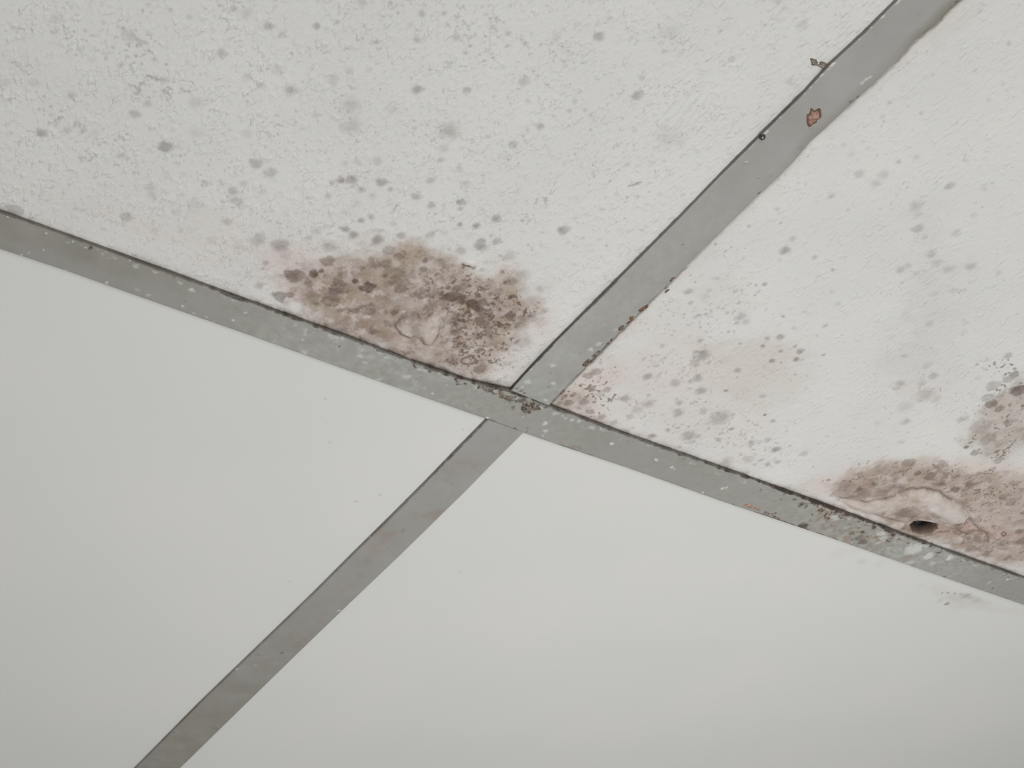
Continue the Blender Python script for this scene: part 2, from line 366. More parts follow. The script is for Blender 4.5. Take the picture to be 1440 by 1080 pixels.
# broad washes: kind, strength, feather (m), outline
def poly(txt, ox, oy, s):
    v = [float(t) for t in txt.replace(',', ' ').split()]
    return [(ox + v[i] / s, oy + v[i + 1] / s) for i in range(0, len(v), 2)]
WASH = [
 ('pink', .75, .016, poly('60,110 160,110 330,190 560,150 800,115 900,180 1020,240 1200,230 1300,330 1330,430 1300,560 1160,720 1060,760 800,660 400,520 120,390 110,250', 330, 290, 3)),
 ('wash', .66, .011, poly('180,300 300,250 440,205 560,165 700,150 800,140 890,190 960,240 1060,290 1160,300 1250,300 1290,380 1280,470 1200,540 1130,640 1060,720 930,730 800,680 640,650 480,580 300,480 230,400', 330, 290, 3)),
 ('wash', .42, .012, poly('240,300 460,290 640,300 820,330 780,440 640,470 700,560 640,590 480,530 330,460 260,380', 330, 290, 3)),
 ('wash', .22, .010, poly('860,270 1060,300 1120,420 1160,520 1120,640 1000,670 900,640 930,500 880,380', 330, 290, 3)),
 ('tan', .40, .012, poly('400,200 560,150 800,130 860,180 760,300 560,270 440,330 330,330', 330, 290, 3)),
 ('pink', .30, .03, poly('0,240 260,285 420,330 420,420 200,360 0,300', 0, 0, 1)),
 ('tan', .16, .012, poly('400,880 600,880 640,1000 500,960', 0, 0, 3)),
 ('pink', .38, .007, poly('40,240 110,220 135,290 70,325 5,300', 0, 0, 3)),
 ('pink', .30, .005, poly('610,110 700,95 730,150 620,155', 480, 0, 3)),
 ('tan', .22, .008, poly('0,415 80,430 90,520 0,500', 480, 0, 3)),
 # right panel
 ('tan', .42, .020, poly('520,560 800,520 1000,510 1060,590 1050,690 1000,780 860,850 740,820 640,700', 780, 300, 3)),
 ('pink', .45, .030, poly('30,740 200,560 400,420 620,500 760,640 800,800 900,900 860,1060 600,1000 300,900 60,830', 780, 300, 3)),
 ('pink', .30, .012, poly('840,530 1060,520 1070,640 960,690 860,640', 780, 300, 3)),
 ('tan', .25, .020, poly('400,330 700,260 900,340 760,420 500,430', 780, 300, 3)),
 ('pink', .75, .010, poly('0,770 120,640 260,650 330,700 180,780 230,850 300,900 60,840', 780, 300, 3)),
 ('wash', .35, .007, poly('0,790 60,730 150,760 170,850 60,830', 780, 300, 3)),
 ('tan', .28, .008, poly('1000,170 1060,110 1180,0 1300,0 1180,120 1040,240', 960, 0, 3)),
 ('pink', .30, .006, poly('630,160 680,140 700,180 640,200', 780, 300, 3)),
 ('grey', .13, .022, poly('350,400 520,400 560,600 500,740 300,790 230,720 260,620', 1140, 240, 2.571)),
 ('grey', .10, .015, poly('360,100 440,110 540,360 500,420 400,420', 1140, 240, 2.571)),
 ('pink', .35, .012, poly('280,740 500,770 480,840 300,800', 1140, 240, 2.571)),
 ('wash', .38, .012, poly('1060,80 1200,-60 1300,-200 1440,-280 1500,-200 1500,60 1320,200 1160,170', 1080, 600, 4)),
 ('tan', .35, .012, poly('1080,100 1180,-100 1440,-300 1500,100 1300,220', 1080, 600, 4)),
 ('pink', .80, .010, poly('160,360 280,280 420,210 650,160 1000,160 1440,200 1560,300 1560,860 1300,790 900,650 300,420', 1080, 600, 4)),
 ('wash', .50, .007, poly('340,330 430,250 620,195 820,180 1000,200 1100,250 1440,260 1560,300 1560,760 1300,770 1000,690 760,590 600,500 440,430 330,380', 1080, 600, 4)),
 ('wash', .32, .006, poly('380,330 560,240 900,220 1200,260 1380,420 1200,470 960,350 800,330 680,390 560,415 400,400', 1080, 600, 4)),
 ('wash', .35, .006, poly('680,470 820,440 960,500 1100,560 1240,620 1200,700 1000,650 760,570 640,530', 1080, 600, 4)),
 ('wash', .22, .010, poly('600,460 800,480 1000,560 1300,640 1560,700 1560,860 1250,770 900,660 640,540', 1080, 600, 4)),
 ('red', .35, .008, poly('930,560 1240,520 1330,500 1440,560 1440,640 1260,640 1100,600 960,620', 1080, 600, 4)),
 ('tan', .30, .006, poly('640,240 780,230 800,320 640,340', 1080, 600, 4)),
]
# where crowds of tiny specks grow: outline, feather, density 0..1, kind
CROWD = [
 (poly('850,260 1000,290 1150,300 1260,400 1200,560 1150,680 1000,700 880,660 900,520 820,400 780,300', 330, 290, 3), .006, .85, 'n'),
 (poly('700,260 1000,250 1100,420 1130,560 980,540 850,430', 330, 290, 3), .005, .55, 'n'),
 (poly('380,220 700,160 860,300 700,420 500,330', 330, 290, 3), .008, .30, 'n'),
 (poly('900,560 1150,560 1120,690 980,720 880,660', 330, 290, 3), .005, .8, 'n'),
 (poly('1050,560 1330,560 1200,750 1060,740', 330, 290, 3), .005, .5, 'p'),
 (poly('470,100 620,110 640,230 760,300 900,340 900,420 700,460 560,440 500,390 560,290 450,210', 0, 0, 3), .006, .62, 'g'),
 (poly('130,430 290,470 440,520 440,590 330,570 180,530', 0, 0, 3), .006, .45, 'g'),
 (poly('920,10 1080,20 1090,80 960,70', 0, 0, 3), .005, .5, 'g'),
 (poly('1170,110 1220,120 1240,240 1200,200', 0, 0, 3), .004, .5, 'g'),
 (poly('0,0 500,0 960,0 960,250 800,330 400,330 0,230', 0, 0, 1), .02, .26, 'g'),
 (poly('400,0 560,20 530,240 440,160', 480, 0, 3), .008, .45, 'g'),
 (poly('600,80 740,90 860,180 850,330 800,320 700,180', 480, 0, 3), .008, .35, 'g'),
 (poly('0,650 250,640 300,700 200,800 0,780', 480, 0, 3), .008, .4, 'g'),
 (poly('600,800 1000,980 1440,1080 1440,900 1080,780 800,700', 0, 0, 3), .01, .2, 'g'),
 (poly('1020,260 1440,60 1440,600 1200,650 860,560 820,500 940,400', 0, 0, 1), .02, .12, 'g'),
 (poly('380,400 700,240 900,380 760,520 480,520', 780, 300, 3), .01, .5, 'g'),
 (poly('20,800 200,640 620,560 760,700 900,900 980,1060 720,1070 300,900', 780, 300, 3), .01, .55, 'p'),
 (poly('0,780 120,640 280,650 250,880 60,840', 780, 300, 3), .006, .7, 'n'),
 (poly('700,940 960,980 980,1070 800,1090', 780, 300, 3), .006, .55, 'p'),
 (poly('250,600 520,560 520,800 300,900', 1140, 240, 2.571), .012, .3, 'g'),
 (poly('600,680 780,620 780,1080 540,1040', 1140, 240, 2.571), .008, .55, 'n'),
 (poly('300,280 620,200 1000,200 1440,250 1560,300 1560,700 1250,700 1100,560 1000,400 700,380 400,400', 1080, 600, 4), .006, .5, 'n'),
 (poly('1000,560 1250,520 1250,720 1100,640', 1080, 600, 4), .004, .7, 'n'),
]
# rough, raked patches of the paint
HATCH = [(poly('0,200 60,230 330,290 300,330 100,300 0,270', 960, 0, 3), .4), (poly('-150,470 20,340 180,420 230,480 150,500 0,600 -130,610', 960, 0, 3), .55)]

KINDS = {'g': ('grey',), 'n': ('brown',), 'p': ('purple',), 'o': ('grey', 'tan'), 'l': ('pale',), 'r': ('red',)}

class Sheet:
    """a rectangular sheet of the ceiling with its stain masks, finest where the mould is"""
    def __init__(s, xs, ys, z):
        s.xs, s.ys, s.z0 = xs, ys, z
        s.X, s.Y = np.meshgrid(xs, ys)
        s.A = {}
        s.Z = np.full_like(s.X, z)
        s.n1 = fbm(s.X, s.Y, .0030, 1, 3) - .5
        s.n2 = fbm(s.X, s.Y, .0030, 77, 3) - .5
        s.n3 = fbm(s.X, s.Y, .0120, 5, 5, .6) - .5
        s.n4 = fbm(s.X, s.Y, .0120, 55, 5, .6) - .5
    def a(s, k):
        if k not in s.A: s.A[k] = np.zeros_like(s.X)
        return s.A[k]
    def win(s, x0, x1, y0, y1):
        i0, i1 = np.searchsorted(s.xs, (x0, x1)); j0, j1 = np.searchsorted(s.ys, (y0, y1))
        return slice(j0, j1), slice(i0, i1)
    def spot(s, px, py, r, st, kind):
        x, y = P(px, py, s.z0)
        r = max(r * scale_at(px, py) * (1.1 if kind == 'n' else .98), .0005)
        w = s.win(x - 2 * r - .001, x + 2 * r + .001, y - 2 * r - .001, y + 2 * r + .001)
        X, Y = s.X[w], s.Y[w]
        if X.size == 0: return
        q = min(r * .55, .0022)
        d = np.hypot(X - x + q * 1.6 * s.n1[w], Y - y + q * 1.6 * s.n2[w]) / r
        soft = .25 if kind == 'n' else (.85 if st < .6 else .62)
        v = st * (.85 if kind == 'g' else 1) * (1 - sstep(1 - soft, 1 + soft * .6, d)) * (.88 + .5 * (s.n1[w] + s.n3[w]))
        for k, name in enumerate(KINDS[kind]):
            f = s.a(name)
            f[w] = np.maximum(f[w], np.clip(v, 0, 1) * (.92 if k == 0 else .6))
    def sdist(s, pts, feather, warp=.6):
        pl = np.array([P(a, b, s.z0) for a, b in pts])
        m = feather * 2 + .003
        w = s.win(pl[:, 0].min() - m, pl[:, 0].max() + m, pl[:, 1].min() - m, pl[:, 1].max() + m)
        X = s.X[w] + warp * feather * 3.2 * s.n3[w] + warp * .004 * s.n1[w]
        Y = s.Y[w] + warp * feather * 3.2 * s.n4[w] + warp * .004 * s.n2[w]
        if X.size == 0: return None, w
        dm = np.full(X.shape, 1e9); ins = np.zeros(X.shape, bool)
        for k in range(len(pl)):
            x0, y0 = pl[k - 1]; x1, y1 = pl[k]
            ex, ey = x1 - x0, y1 - y0
            t = np.clip(((X - x0) * ex + (Y - y0) * ey) / (ex * ex + ey * ey + 1e-12), 0, 1)
            dm = np.minimum(dm, np.hypot(X - x0 - t * ex, Y - y0 - t * ey))
            c = ((y0 > Y) != (y1 > Y)) & (X < (x1 - x0) * (Y - y0) / (y1 - y0 + 1e-15) + x0)
            ins ^= c
        return np.where(ins, dm, -dm), w
    def wash(s, name, st, feather, pts, warp=.6):
        d, w = s.sdist(pts, feather, warp)
        if d is None: return
        v = st * sstep(-feather * .5, feather * .9, d) * (1 + .7 * s.n3[w] + .35 * s.n1[w])
        f = s.a(name)
        f[w] = 1 - (1 - f[w]) * (1 - np.clip(v, 0, 1))
    def crowd(s, pts, feather, dens, kind, seed):
        d, w = s.sdist(pts, feather)
        if d is None: return
        m = dens * sstep(-feather, feather, d)
        X, Y = s.X[w], s.Y[w]
        n = fbm(X, Y, .0016, 200 + seed, 2, .6) + .5 * (fbm(X, Y, .009, 300 + seed, 2) - .5)
        thr = .90 - .32 * m
        v = np.where(m > .01, sstep(thr, thr + .07, n), 0) * (.55 + .45 * m)
        f = s.a(KINDS[kind][0])
        f[w] = np.maximum(f[w], v * (.8 if kind == 'n' else .52))
    def line(s, name, st, width, pts, wob=1.0):
        pl = np.array([P(a, b, s.z0) for a, b in pts])
        m = width * 3 + .002
        w = s.win(pl[:, 0].min() - m, pl[:, 0].max() + m, pl[:, 1].min() - m, pl[:, 1].max() + m)
        X = s.X[w] + wob * .0016 * s.n1[w]; Y = s.Y[w] + wob * .0016 * s.n2[w]
        if X.size == 0: return None, w
        dm = np.full(X.shape, 1e9)
        for k in range(1, len(pl)):
            x0, y0 = pl[k - 1]; x1, y1 = pl[k]; ex, ey = x1 - x0, y1 - y0
            t = np.clip(((X - x0) * ex + (Y - y0) * ey) / (ex * ex + ey * ey + 1e-12), 0, 1)
            dm = np.minimum(dm, np.hypot(X - x0 - t * ex, Y - y0 - t * ey))
        if name:
            f = s.a(name)
            f[w] = np.maximum(f[w], st * np.exp(-(dm / width) ** 2))
        return dm, w

PZ = .0018          # painted face of the panels, above the underside of the grid
def coords(a, b, fine0, fine1, fine, coarse=.02):
    """even fine spacing between fine0 and fine1, coarse outside"""
    out = []
    if fine0 > a: out += list(np.linspace(a, fine0, max(2, int((fine0 - a) / coarse) + 1))[:-1])
    out += list(np.linspace(fine0, fine1, int((fine1 - fine0) / fine) + 1))
    if b > fine1: out += list(np.linspace(fine1, b, max(2, int((b - fine1) / coarse) + 1))[1:])
    return np.array(out)

def build_sheet(S, name, mat, thick=.014, cut=None, parent=None):
    """the panel as one board; cut = list of (part name, mask over vertices) that become parts"""
    ny, nx = S.X.shape
    idx = np.arange(nx * ny).reshape(ny, nx)
    V = np.stack([S.X.ravel(), S.Y.ravel(), S.Z.ravel()], 1)
    # wound to face down
    F = np.stack([idx[:-1, :-1], idx[1:, :-1], idx[1:, 1:], idx[:-1, 1:]], -1).reshape(-1, 4)
    lab = np.zeros(len(F), int)
    for k, (nm, mask) in enumerate(cut or []):
        lab[mask.ravel()[F].mean(1) > .5] = k + 1
    at = {k: v.ravel() for k, v in S.A.items()}
    F0 = F[lab == 0]
    # sides and back of the board
    ring = np.concatenate([idx[0, :], idx[1:, -1], idx[-1, -2::-1], idx[-2:0:-1, 0]])
    top = V[ring].copy(); top[:, 2] = S.z0 + thick
    ti = len(V) + np.arange(len(ring))
    nxt = np.roll(ring, -1); tn = np.roll(ti, -1)
    side = np.stack([ring, nxt, tn, ti], 1)
    c4 = len(V) + np.array([0, nx - 1, nx - 1 + ny - 1, 2 * (nx - 1) + ny - 1])
    V2 = np.vstack([V, top])
    F0 = np.vstack([F0, side, c4[None, :]])
    at2 = {k: np.concatenate([v, np.zeros(len(ring))]) for k, v in at.items()}
    used = np.zeros(len(V2), bool); used[F0.ravel()] = True
    rm = np.cumsum(used) - 1
    o = mesh_obj(name, V2[used], rm[F0], mat, None, True, {k: v[used] for k, v in at2.items()})
    for k, (nm, mask) in enumerate(cut or []):
        Fk = F[lab == k + 1]
        if nm is None or not len(Fk): continue
        used = np.zeros(len(V), bool); used[Fk.ravel()] = True
        rm = np.cumsum(used) - 1
        mesh_obj(nm, V[used], rm[Fk], mat, o, True, {a: v[used] for a, v in at.items()})
    o.location = (0, 0, CEIL)
    return o

# the seam lines, measured on the flange underside
A_UP = [(-60, 275), (0, 298), (120, 341), (240, 384), (360, 428), (480, 471), (600, 516), (660, 536), (719, 549), (771, 569.5), (880, 611), (1020, 660), (1160, 710), (1300, 763), (1440, 813), (1520, 842)]
A_LO = [(-60, 330), (0, 350.5), (90, 380), (180, 412), (360, 475), (480, 518), (600, 560.5), (684, 589.5), (736, 609), (800, 631), (880, 657.5), (1020, 707), (1160, 754), (1300, 803), (1440, 851), (1520, 879)]
BU_L = [(1300, -40), (1262, 0), (1215, 47), (1165, 93), (1130, 131), (1098, 162), (1060, 200), (1010, 250), (960, 302), (900, 362), (860, 402), (820, 442), (780, 482), (750, 513), (719, 547)]
BU_R = [(1395, -40), (1352, 0), (1335, 14), (1318, 33), (1290, 55), (1262, 86), (1225, 122), (1190, 154), (1160, 182), (1140, 200), (1118, 226), (1095, 250), (1060, 282), (1019, 322), (965, 375), (912, 428), (870, 470), (831, 510), (800, 541), (773, 570)]
BL_L = [(684, 591), (640, 635.5), (600, 677), (550, 727), (495, 781), (440, 836), (360, 913), (280, 990), (192, 1079), (150, 1121)]
BL_R = [(736, 609), (700, 645), (656, 690), (610, 735), (561, 783), (500, 841), (420, 918), (340, 996), (254, 1080), (212, 1121)]

# ------------------------------------------------------------------ the two stained panels
def common(S):
    for k in ('grey', 'brown', 'purple', 'pink', 'tan', 'wash', 'pale', 'grime', 'ochre', 'red', 'texture'): S.a(k)
    for n, st, fe, pts in WASH:
        S.wash(n, st, fe, pts)
    for k, (pts, fe, de, kd) in enumerate(CROWD): S.crowd(pts, fe, de, kd, k * 7)
    for sp in SPOTS: S.spot(*sp)
    # the stain is blotchy all through: darker films, ochre tints and rubbed paler flecks
    W = S.A['wash']
    m1 = fbm(S.X, S.Y, .0075, 801, 6, .68); m2 = fbm(S.X, S.Y, .0055, 823, 6, .70); m3 = fbm(S.X, S.Y, .012, 841, 4, .6)
    np.maximum(S.A['brown'], W * .72 * sstep(.50, .70, m1), out=S.A['brown'])
    np.maximum(S.A['pale'], W * .75 * sstep(.52, .70, m2) * (1 - S.A['brown']), out=S.A['pale'])
    np.maximum(S.A['ochre'], W * .48 * sstep(.46, .66, m3), out=S.A['ochre'])
    S.A['texture'][:] = 1.0

def seam(S, pts, px_amt, width, st=1.0, name='grime'):
    """grime and stain, with painted seam shadow, creeping onto the sheet from a seam; amount varies along it by measured x (px_amt)"""
    for k in range(1, len(pts)):
        xm = (pts[k - 1][0] + pts[k][0]) / 2
        am = np.interp(xm, [p[0] for p in px_amt], [p[1] for p in px_amt])
        dm, w = S.line(None, 0, width * 1.6, [pts[k - 1], pts[k]])
        if dm is None: continue
        f = S.a(name)
        v = st * am * np.exp(-(dm / (width * (.7 + 1.2 * np.clip(s_n(S, w), 0, 1)))) ** 2)
        f[w] = np.maximum(f[w], np.clip(v, 0, 1))
def s_n(S, w): return .5 + 1.6 * S.n3[w] + .6 * S.n1[w]

# left stained panel
S1 = Sheet(coords(-.600, -.0035, -.335, -.0035, .00058), coords(-.597, -.0035, -.340, -.0035, .00058), PZ)
common(S1)
seam(S1, A_UP, [(-60, .45), (120, .55), (300, .5), (400, .85), (560, 1.0), (720, 1.0)], .0014)
seam(S1, A_UP, [(-60, .15), (300, .2), (400, .6), (600, .7), (720, .6)], .0034, .9, 'wash')
seam(S1, BU_L[::-1], [(719, 1.0), (760, .8), (850, .65), (1000, .6), (1300, .45)], .0008)
seam(S1, BU_L[::-1], [(719, .6), (760, .4), (900, .2), (1300, .1)], .0030, .8, 'purple')
seam(S1, A_UP, [(330, .0), (400, .35), (480, .6), (600, .75), (720, .8)], .0026, .9, 'brown')  # brown stain along the seam, with its soft shadow painted in
# blister beside the brown stain, two lobes
ring1 = poly('680,505 715,465 770,452 790,480 835,450 866,495 862,545 830,585 795,580 782,548 740,552 700,538', 330, 290, 3)
d, w = S1.sdist(ring1, .004, .25)
S1.Z[w] -= .0013 * sstep(-.0004, .0022, d) - .0006 * np.exp(-((d + .0009) / .0009) ** 2)
S1.a('wash')[w] = np.maximum(S1.a('wash')[w] * (1 - .15 * sstep(0, .002, d)), .75 * np.exp(-((d) / .0009) ** 2))
S1.a('brown')[w] = np.maximum(S1.a('brown')[w], .62 * np.exp(-((d) / .0008) ** 2) * sstep(-.22, .05, S1.n3[w]))
S1.a('pale')[w] = np.maximum(S1.a('pale')[w], .22 * sstep(.001, .004, d))  # faint highlight of the raised lobes, painted pale
m_ring = np.zeros(S1.X.shape); m_ring[w] = d > -.0004
ring2 = poly('955,655 965,640 985,636 1000,650 990,664 968,666', 330, 290, 3)
d, w = S1.sdist(ring2, .002, .1)
S1.a('brown')[w] = np.maximum(S1.a('brown')[w], .7 * np.exp(-(d / .0006) ** 2))
S1.Z[w] -= .0004 * sstep(0, .001, d)
# small curled flake of paint over a dark mark
lift = poly('965,238 985,228 1010,232 1020,252 1018,272 1005,262 985,250 968,250', 330, 290, 3)
d, w = S1.sdist(lift, .002, .1)
S1.Z[w] -= .0009 * sstep(-.0002, .0012, d)
S1.a('pale')[w] = np.maximum(S1.a('pale')[w], .5 * sstep(0, .001, d))
S1.line('brown', .95, .0009, [(652, 372), (660, 374), (667, 375)])
# soft creases of the wetted facing
for pts, dz in ((poly('560,560 640,600 740,560 790,590', 330, 290, 3), .0004), (poly('640,660 740,640 760,600', 330, 290, 3), .0004), (poly('600,540 640,560 700,545', 330, 290, 3), .0003)):
    dm, w = S1.line('wash', .55, .0010, pts)
    S1.Z[w] -= dz * np.exp(-(dm / .002) ** 2)
for pts, am in HATCH:
    d, w = S1.sdist(pts, .006)
    r = np.cos(STROKE) * S1.Y[w] - np.sin(STROKE) * S1.X[w]
    S1.a('grey')[w] = np.maximum(S1.a('grey')[w], am * .2 * sstep(0, .006, d) * sstep(.1, .8, np.sin(r / .0019 * 3 + 9 * S1.n3[w])))
S1.line('grey', .8, .0005, poly('1210,785 1240,777 1262,768', 480, 0, 3))
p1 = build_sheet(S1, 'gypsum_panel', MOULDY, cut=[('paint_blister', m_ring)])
tag(p1, 'stained off-white ceiling panel with brown mould patch and grey spots, left of upper bar', 'ceiling panel', 'mouldy panels above the long grid bar')

# right stained panel
S2 = Sheet(coords(.0035, 1.200, .0035, .660, .00058), coords(-.597, -.0035, -.345, -.0035, .00058), PZ)
common(S2)
S2.A['texture'][:] = .30 + .35 * sstep(.10, -.03, S2.X - .25)
seam(S2, A_UP, [(760, .9), (900, .75), (1040, .9), (1130, .9), (1300, 1.0), (1520, 1.0)], .0012)
seam(S2, A_UP, [(760, .5), (900, .3), (1040, .3), (1150, .6), (1300, .8), (1440, .3)], .0022, .8, 'brown')
seam(S2, A_UP, [(760, .5), (900, .4), (1040, .3), (1130, .5), (1300, .7), (1440, .25)], .0030, .9, 'wash')
seam(S2, BU_R[::-1], [(773, .6), (830, .7), (912, .7), (960, .5), (1000, .3), (1150, .15), (1200, .25), (1290, .6), (1395, .6)], .0007)
seam(S2, BU_R[::-1], [(773, .5), (900, .4), (1000, .3), (1200, .15), (1290, .5), (1395, .5)], .0040, .8, 'tan')
# long blister of loose facing above the hole
bl = poly('420,420 560,432 680,408 745,372 810,352 885,350 965,372 1040,420 1105,445 1135,500 1112,545 1010,560 940,545 860,520 760,540 600,500 500,470', 1080, 600, 4)
d, w = S2.sdist(bl, .004, .12)
S2.Z[w] -= .0021 * sstep(-.0004, .0050, d) * (1 + .9 * S2.n3[w]) - .0006 * np.exp(-((d + .0012) / .0012) ** 2)
m_bl = np.zeros(S2.X.shape); m_bl[w] = d > -.0004
S2.a('wash')[w] = np.maximum(S2.a('wash')[w] * (1 - .12 * sstep(0, .002, d)), .0)
for pts, am in ((poly('400,400 560,430 680,406 745,370 810,350 885,348 965,370 1040,418', 1080, 600, 4), .75), (poly('1040,418 1105,443 1137,500 1115,548', 1080, 600, 4), .45),
                (poly('1130,520 1180,570 1235,610 1240,650', 1080, 600, 4), .7), (poly('1050,575 1110,600 1180,585 1225,600', 1080, 600, 4), .6), (poly('940,600 1040,590 1090,620 1180,650', 1080, 600, 4), .45)):
    dm, w = S2.line('brown', am, .0008, pts)
    S2.Z[w] += .0005 * np.exp(-(dm / .0012) ** 2)
bl2 = poly('830,385 900,375 980,390 1050,430 1110,455 1125,500 1100,535 1020,535 960,500 900,460 840,420', 1080, 600, 4)
d, w = S2.sdist(bl2, .003, .3)
S2.a('pale')[w] = np.maximum(S2.a('pale')[w], np.clip(.55 * sstep(-.001, .003, d) * (1 + 2.2 * S2.n3[w]), 0, 1))
S2.Z[w] -= .0012 * sstep(-.001, .004, d)
tail = poly('340,410 460,420 600,440 740,420 700,460 560,490 430,450', 1080, 600, 4)
d, w = S2.sdist(tail, .003, .3)
S2.a('pale')[w] = np.maximum(S2.a('pale')[w], .5 * sstep(-.001, .003, d))
# wrinkles right and below of the blister
for pts, dz in ((poly('1140,500 1200,540 1290,620', 1080, 600, 4), -.0012), (poly('1000,640 1120,650 1230,690', 1080, 600, 4), -.0010), (poly('1190,640 1250,660 1240,720', 1080, 600, 4), -.0008),
                (poly('960,560 1060,560 1100,590', 1080, 600, 4), -.0008), (poly('600,520 700,545 800,600', 1080, 600, 4), -.0006)):
    dm, w = S2.line(None, 0, .003, pts)
    S2.Z[w] += dz * np.exp(-(dm / .0022) ** 2)
# torn hole
hole = poly('800,548 830,530 900,530 950,540 955,570 925,598 860,606 810,585', 1080, 600, 4)
d, w = S2.sdist(hole, .002, .25)
S2.Z[w] += .0095 * sstep(-.0001, .0022, d) * (1 + .5 * S2.n1[w]) - .0008 * np.exp(-((d + .0010) / .0010) ** 2)
S2.a('brown')[w] = np.maximum(S2.a('brown')[w], .85 * sstep(-.0004, .0006, d))
S2.a('grime')[w] = np.maximum(S2.a('grime')[w], sstep(.0002, .0016, d))
m_h = np.zeros(S2.X.shape); m_h[w] = d > -.0001
m_void = S2.Z > PZ + .0060
dd, w = S2.line(None, 0, .006, poly('870,565 880,565', 1080, 600, 4))
S2.a('brown')[w] = np.maximum(S2.a('brown')[w], .35 * np.exp(-(dd / .006) ** 2))
r3 = poly('1312,600 1322,590 1335,596 1338,610 1326,616', 1080, 600, 4)
d, w = S2.sdist(r3, .002, .1)
S2.a('grime')[w] = np.maximum(S2.a('grime')[w], .8 * np.exp(-(d / .0005) ** 2))
m_bl = m_bl * (1 - m_h)
p2 = build_sheet(S2, 'gypsum_panel', MOULDY, cut=[('paint_blister', m_bl), ('torn_hole', m_h), (None, m_void)])
tag(p2, 'stained off-white ceiling panel with a blister and small dark hole beside the long bar', 'ceiling panel', 'mouldy panels above the long grid bar')
for ch in p2.children:
    ch['label'] = 'dark torn hole through the facing' if ch.name.startswith('torn') else 'pale swollen blister of loose paint'
for ch in p1.children: ch['label'] = 'two-lobed water blister ringed in brown'

# ------------------------------------------------------------------ the two clean panels
CLEAN = parse('''458 561 2 .7;463 622 2.5 .45 ;501 705 1.6 .9;534 696 1.6 .9;396 640 1.6 .3;650 604 1.6 .6;648 805 2 .45;408 818 1 .8;395 640 1.5 .3
460 596 1 .4;1198 777 10 .1;1236 793 8 .13;1180 778 12 .12;1296 824 6 .1;1212 790 7 .2;1332 849 3 .8 n;1333 834 2 .6 n;1325 834 1.5 .7 n;1342 835 1.5 .7 n;1350 836 1.2 .6 n;1358 838 7 .4 o;1322 845 5 .2 o;1340 840 10 .15 o;1372 845 6 .2 o''', 0, 0, 1)
def clean(x0, x1, fx0, fx1):
    S = Sheet(coords(x0, x1, fx0, fx1, .0010), coords(.0035, .597, .0035, .20, .0010), PZ)
    for k in ('grey', 'tan', 'brown', 'purple'): S.a(k)
    for sp in CLEAN: S.spot(*sp)
    return S
S3 = clean(-.600, -.0035, -.36, -.0035)
p3 = build_sheet(S3, 'gypsum_panel', SMOOTH)
tag(p3, 'clean smooth white ceiling panel left of the lower grid bar', 'ceiling panel', 'clean panels below the long grid bar')
S4 = clean(.0035, 1.200, .0035, .62)
S4.wash('tan', .4, .010, [(1310, 822), (1345, 832), (1400, 852), (1440, 862), (1380, 860), (1330, 850)])
S4.wash('tan', .5, .004, [(1345, 828), (1375, 838), (1400, 850), (1370, 848)])
S4.wash('grey', .22, .004, [(1350, 832), (1372, 836), (1370, 842), (1352, 842)])
p4 = build_sheet(S4, 'gypsum_panel', SMOOTH)
tag(p4, 'smooth white ceiling panel right of the lower grid bar, faint stain at its edge', 'ceiling panel', 'clean panels below the long grid bar')

# ------------------------------------------------------------------ the grid bars
class Bar(Sheet):
    """flange underside laid between two measured edges; U along, V 0..1 across"""
    def __init__(s, axis, e0, e1, u0, u1, du, nv, z, ext=()):
        s.z0 = z; s.axis = axis
        def edge(pts):
            q = np.array([P(a, b, z) for a, b in pts]); 
            o = np.argsort(q[:, axis]); return q[o][:, axis], q[o][:, 1 - axis]
        a0, b0 = edge(e0); a1, b1 = edge(e1)
        us = np.arange(u0, u1 + du / 2, du)
        lo = np.interp(us, a0, b0); hi = np.interp(us, a1, b1)
        if lo.mean() > hi.mean(): lo, hi = hi, lo
        # rounded hems at both edges
        inner = np.linspace(0, 1, nv)
        wv = .0006
        rows, zs = [], []
        for dz, off in ((.00150, 0.0), (.0011, -.00002), (.0007, 0.0), (.0003, .0001), (.00008, .0003)):
            rows.append(lo + off); zs.append(dz)
        for t in inner: rows.append(lo + wv + (hi - lo - 2 * wv) * t); zs.append(0)
        for dz, off in ((.00008, .0003), (.0003, .0001), (.0007, 0.0), (.0011, -.00002), (.00150, 0.0)):
            rows.append(hi - off); zs.append(dz)
        B = np.array(rows); Us = np.tile(us, (len(rows), 1)); Zs = z + np.array(zs)[:, None] + 0 * Us
        s.X, s.Y = (Us, B) if axis == 0 else (B, Us)
        s.Z = Zs; s.A = {}; s.lo, s.hi, s.us = lo, hi, us
        s.S = np.clip((B - lo) / (hi - lo), 0, 1)
        s.side = (np.array(zs) > .0002)[:, None] * np.ones_like(Us)
        s.n1 = fbm(s.X, s.Y, .0030, 1, 3) - .5; s.n2 = fbm(s.X, s.Y, .0030, 77, 3) - .5
        s.n3 = fbm(s.X, s.Y, .0120, 5, 5, .6) - .5; s.n4 = fbm(s.X, s.Y, .0120, 55, 5, .6) - .5
    def win(s, *a): return (slice(None), slice(None))
    def build(s, name, parent):
        ny, nx = s.X.shape
        idx = np.arange(nx * ny).reshape(ny, nx)
        V = np.stack([s.X.ravel(), s.Y.ravel(), s.Z.ravel()], 1)
        F = np.stack([idx[:-1, :-1], idx[1:, :-1], idx[1:, 1:], idx[:-1, 1:]], -1).reshape(-1, 4)
        if s.axis == 1: F = F[:, ::-1]
        cap = np.stack([idx[-1, :-1], idx[0, :-1], idx[0, 1:], idx[-1, 1:]], -1)
        if s.axis == 1: cap = cap[:, ::-1]
        F = np.vstack([F, cap])
        return mesh_obj(name, V, F, GRID, parent, True, {k: v.ravel() for k, v in s.A.items()})

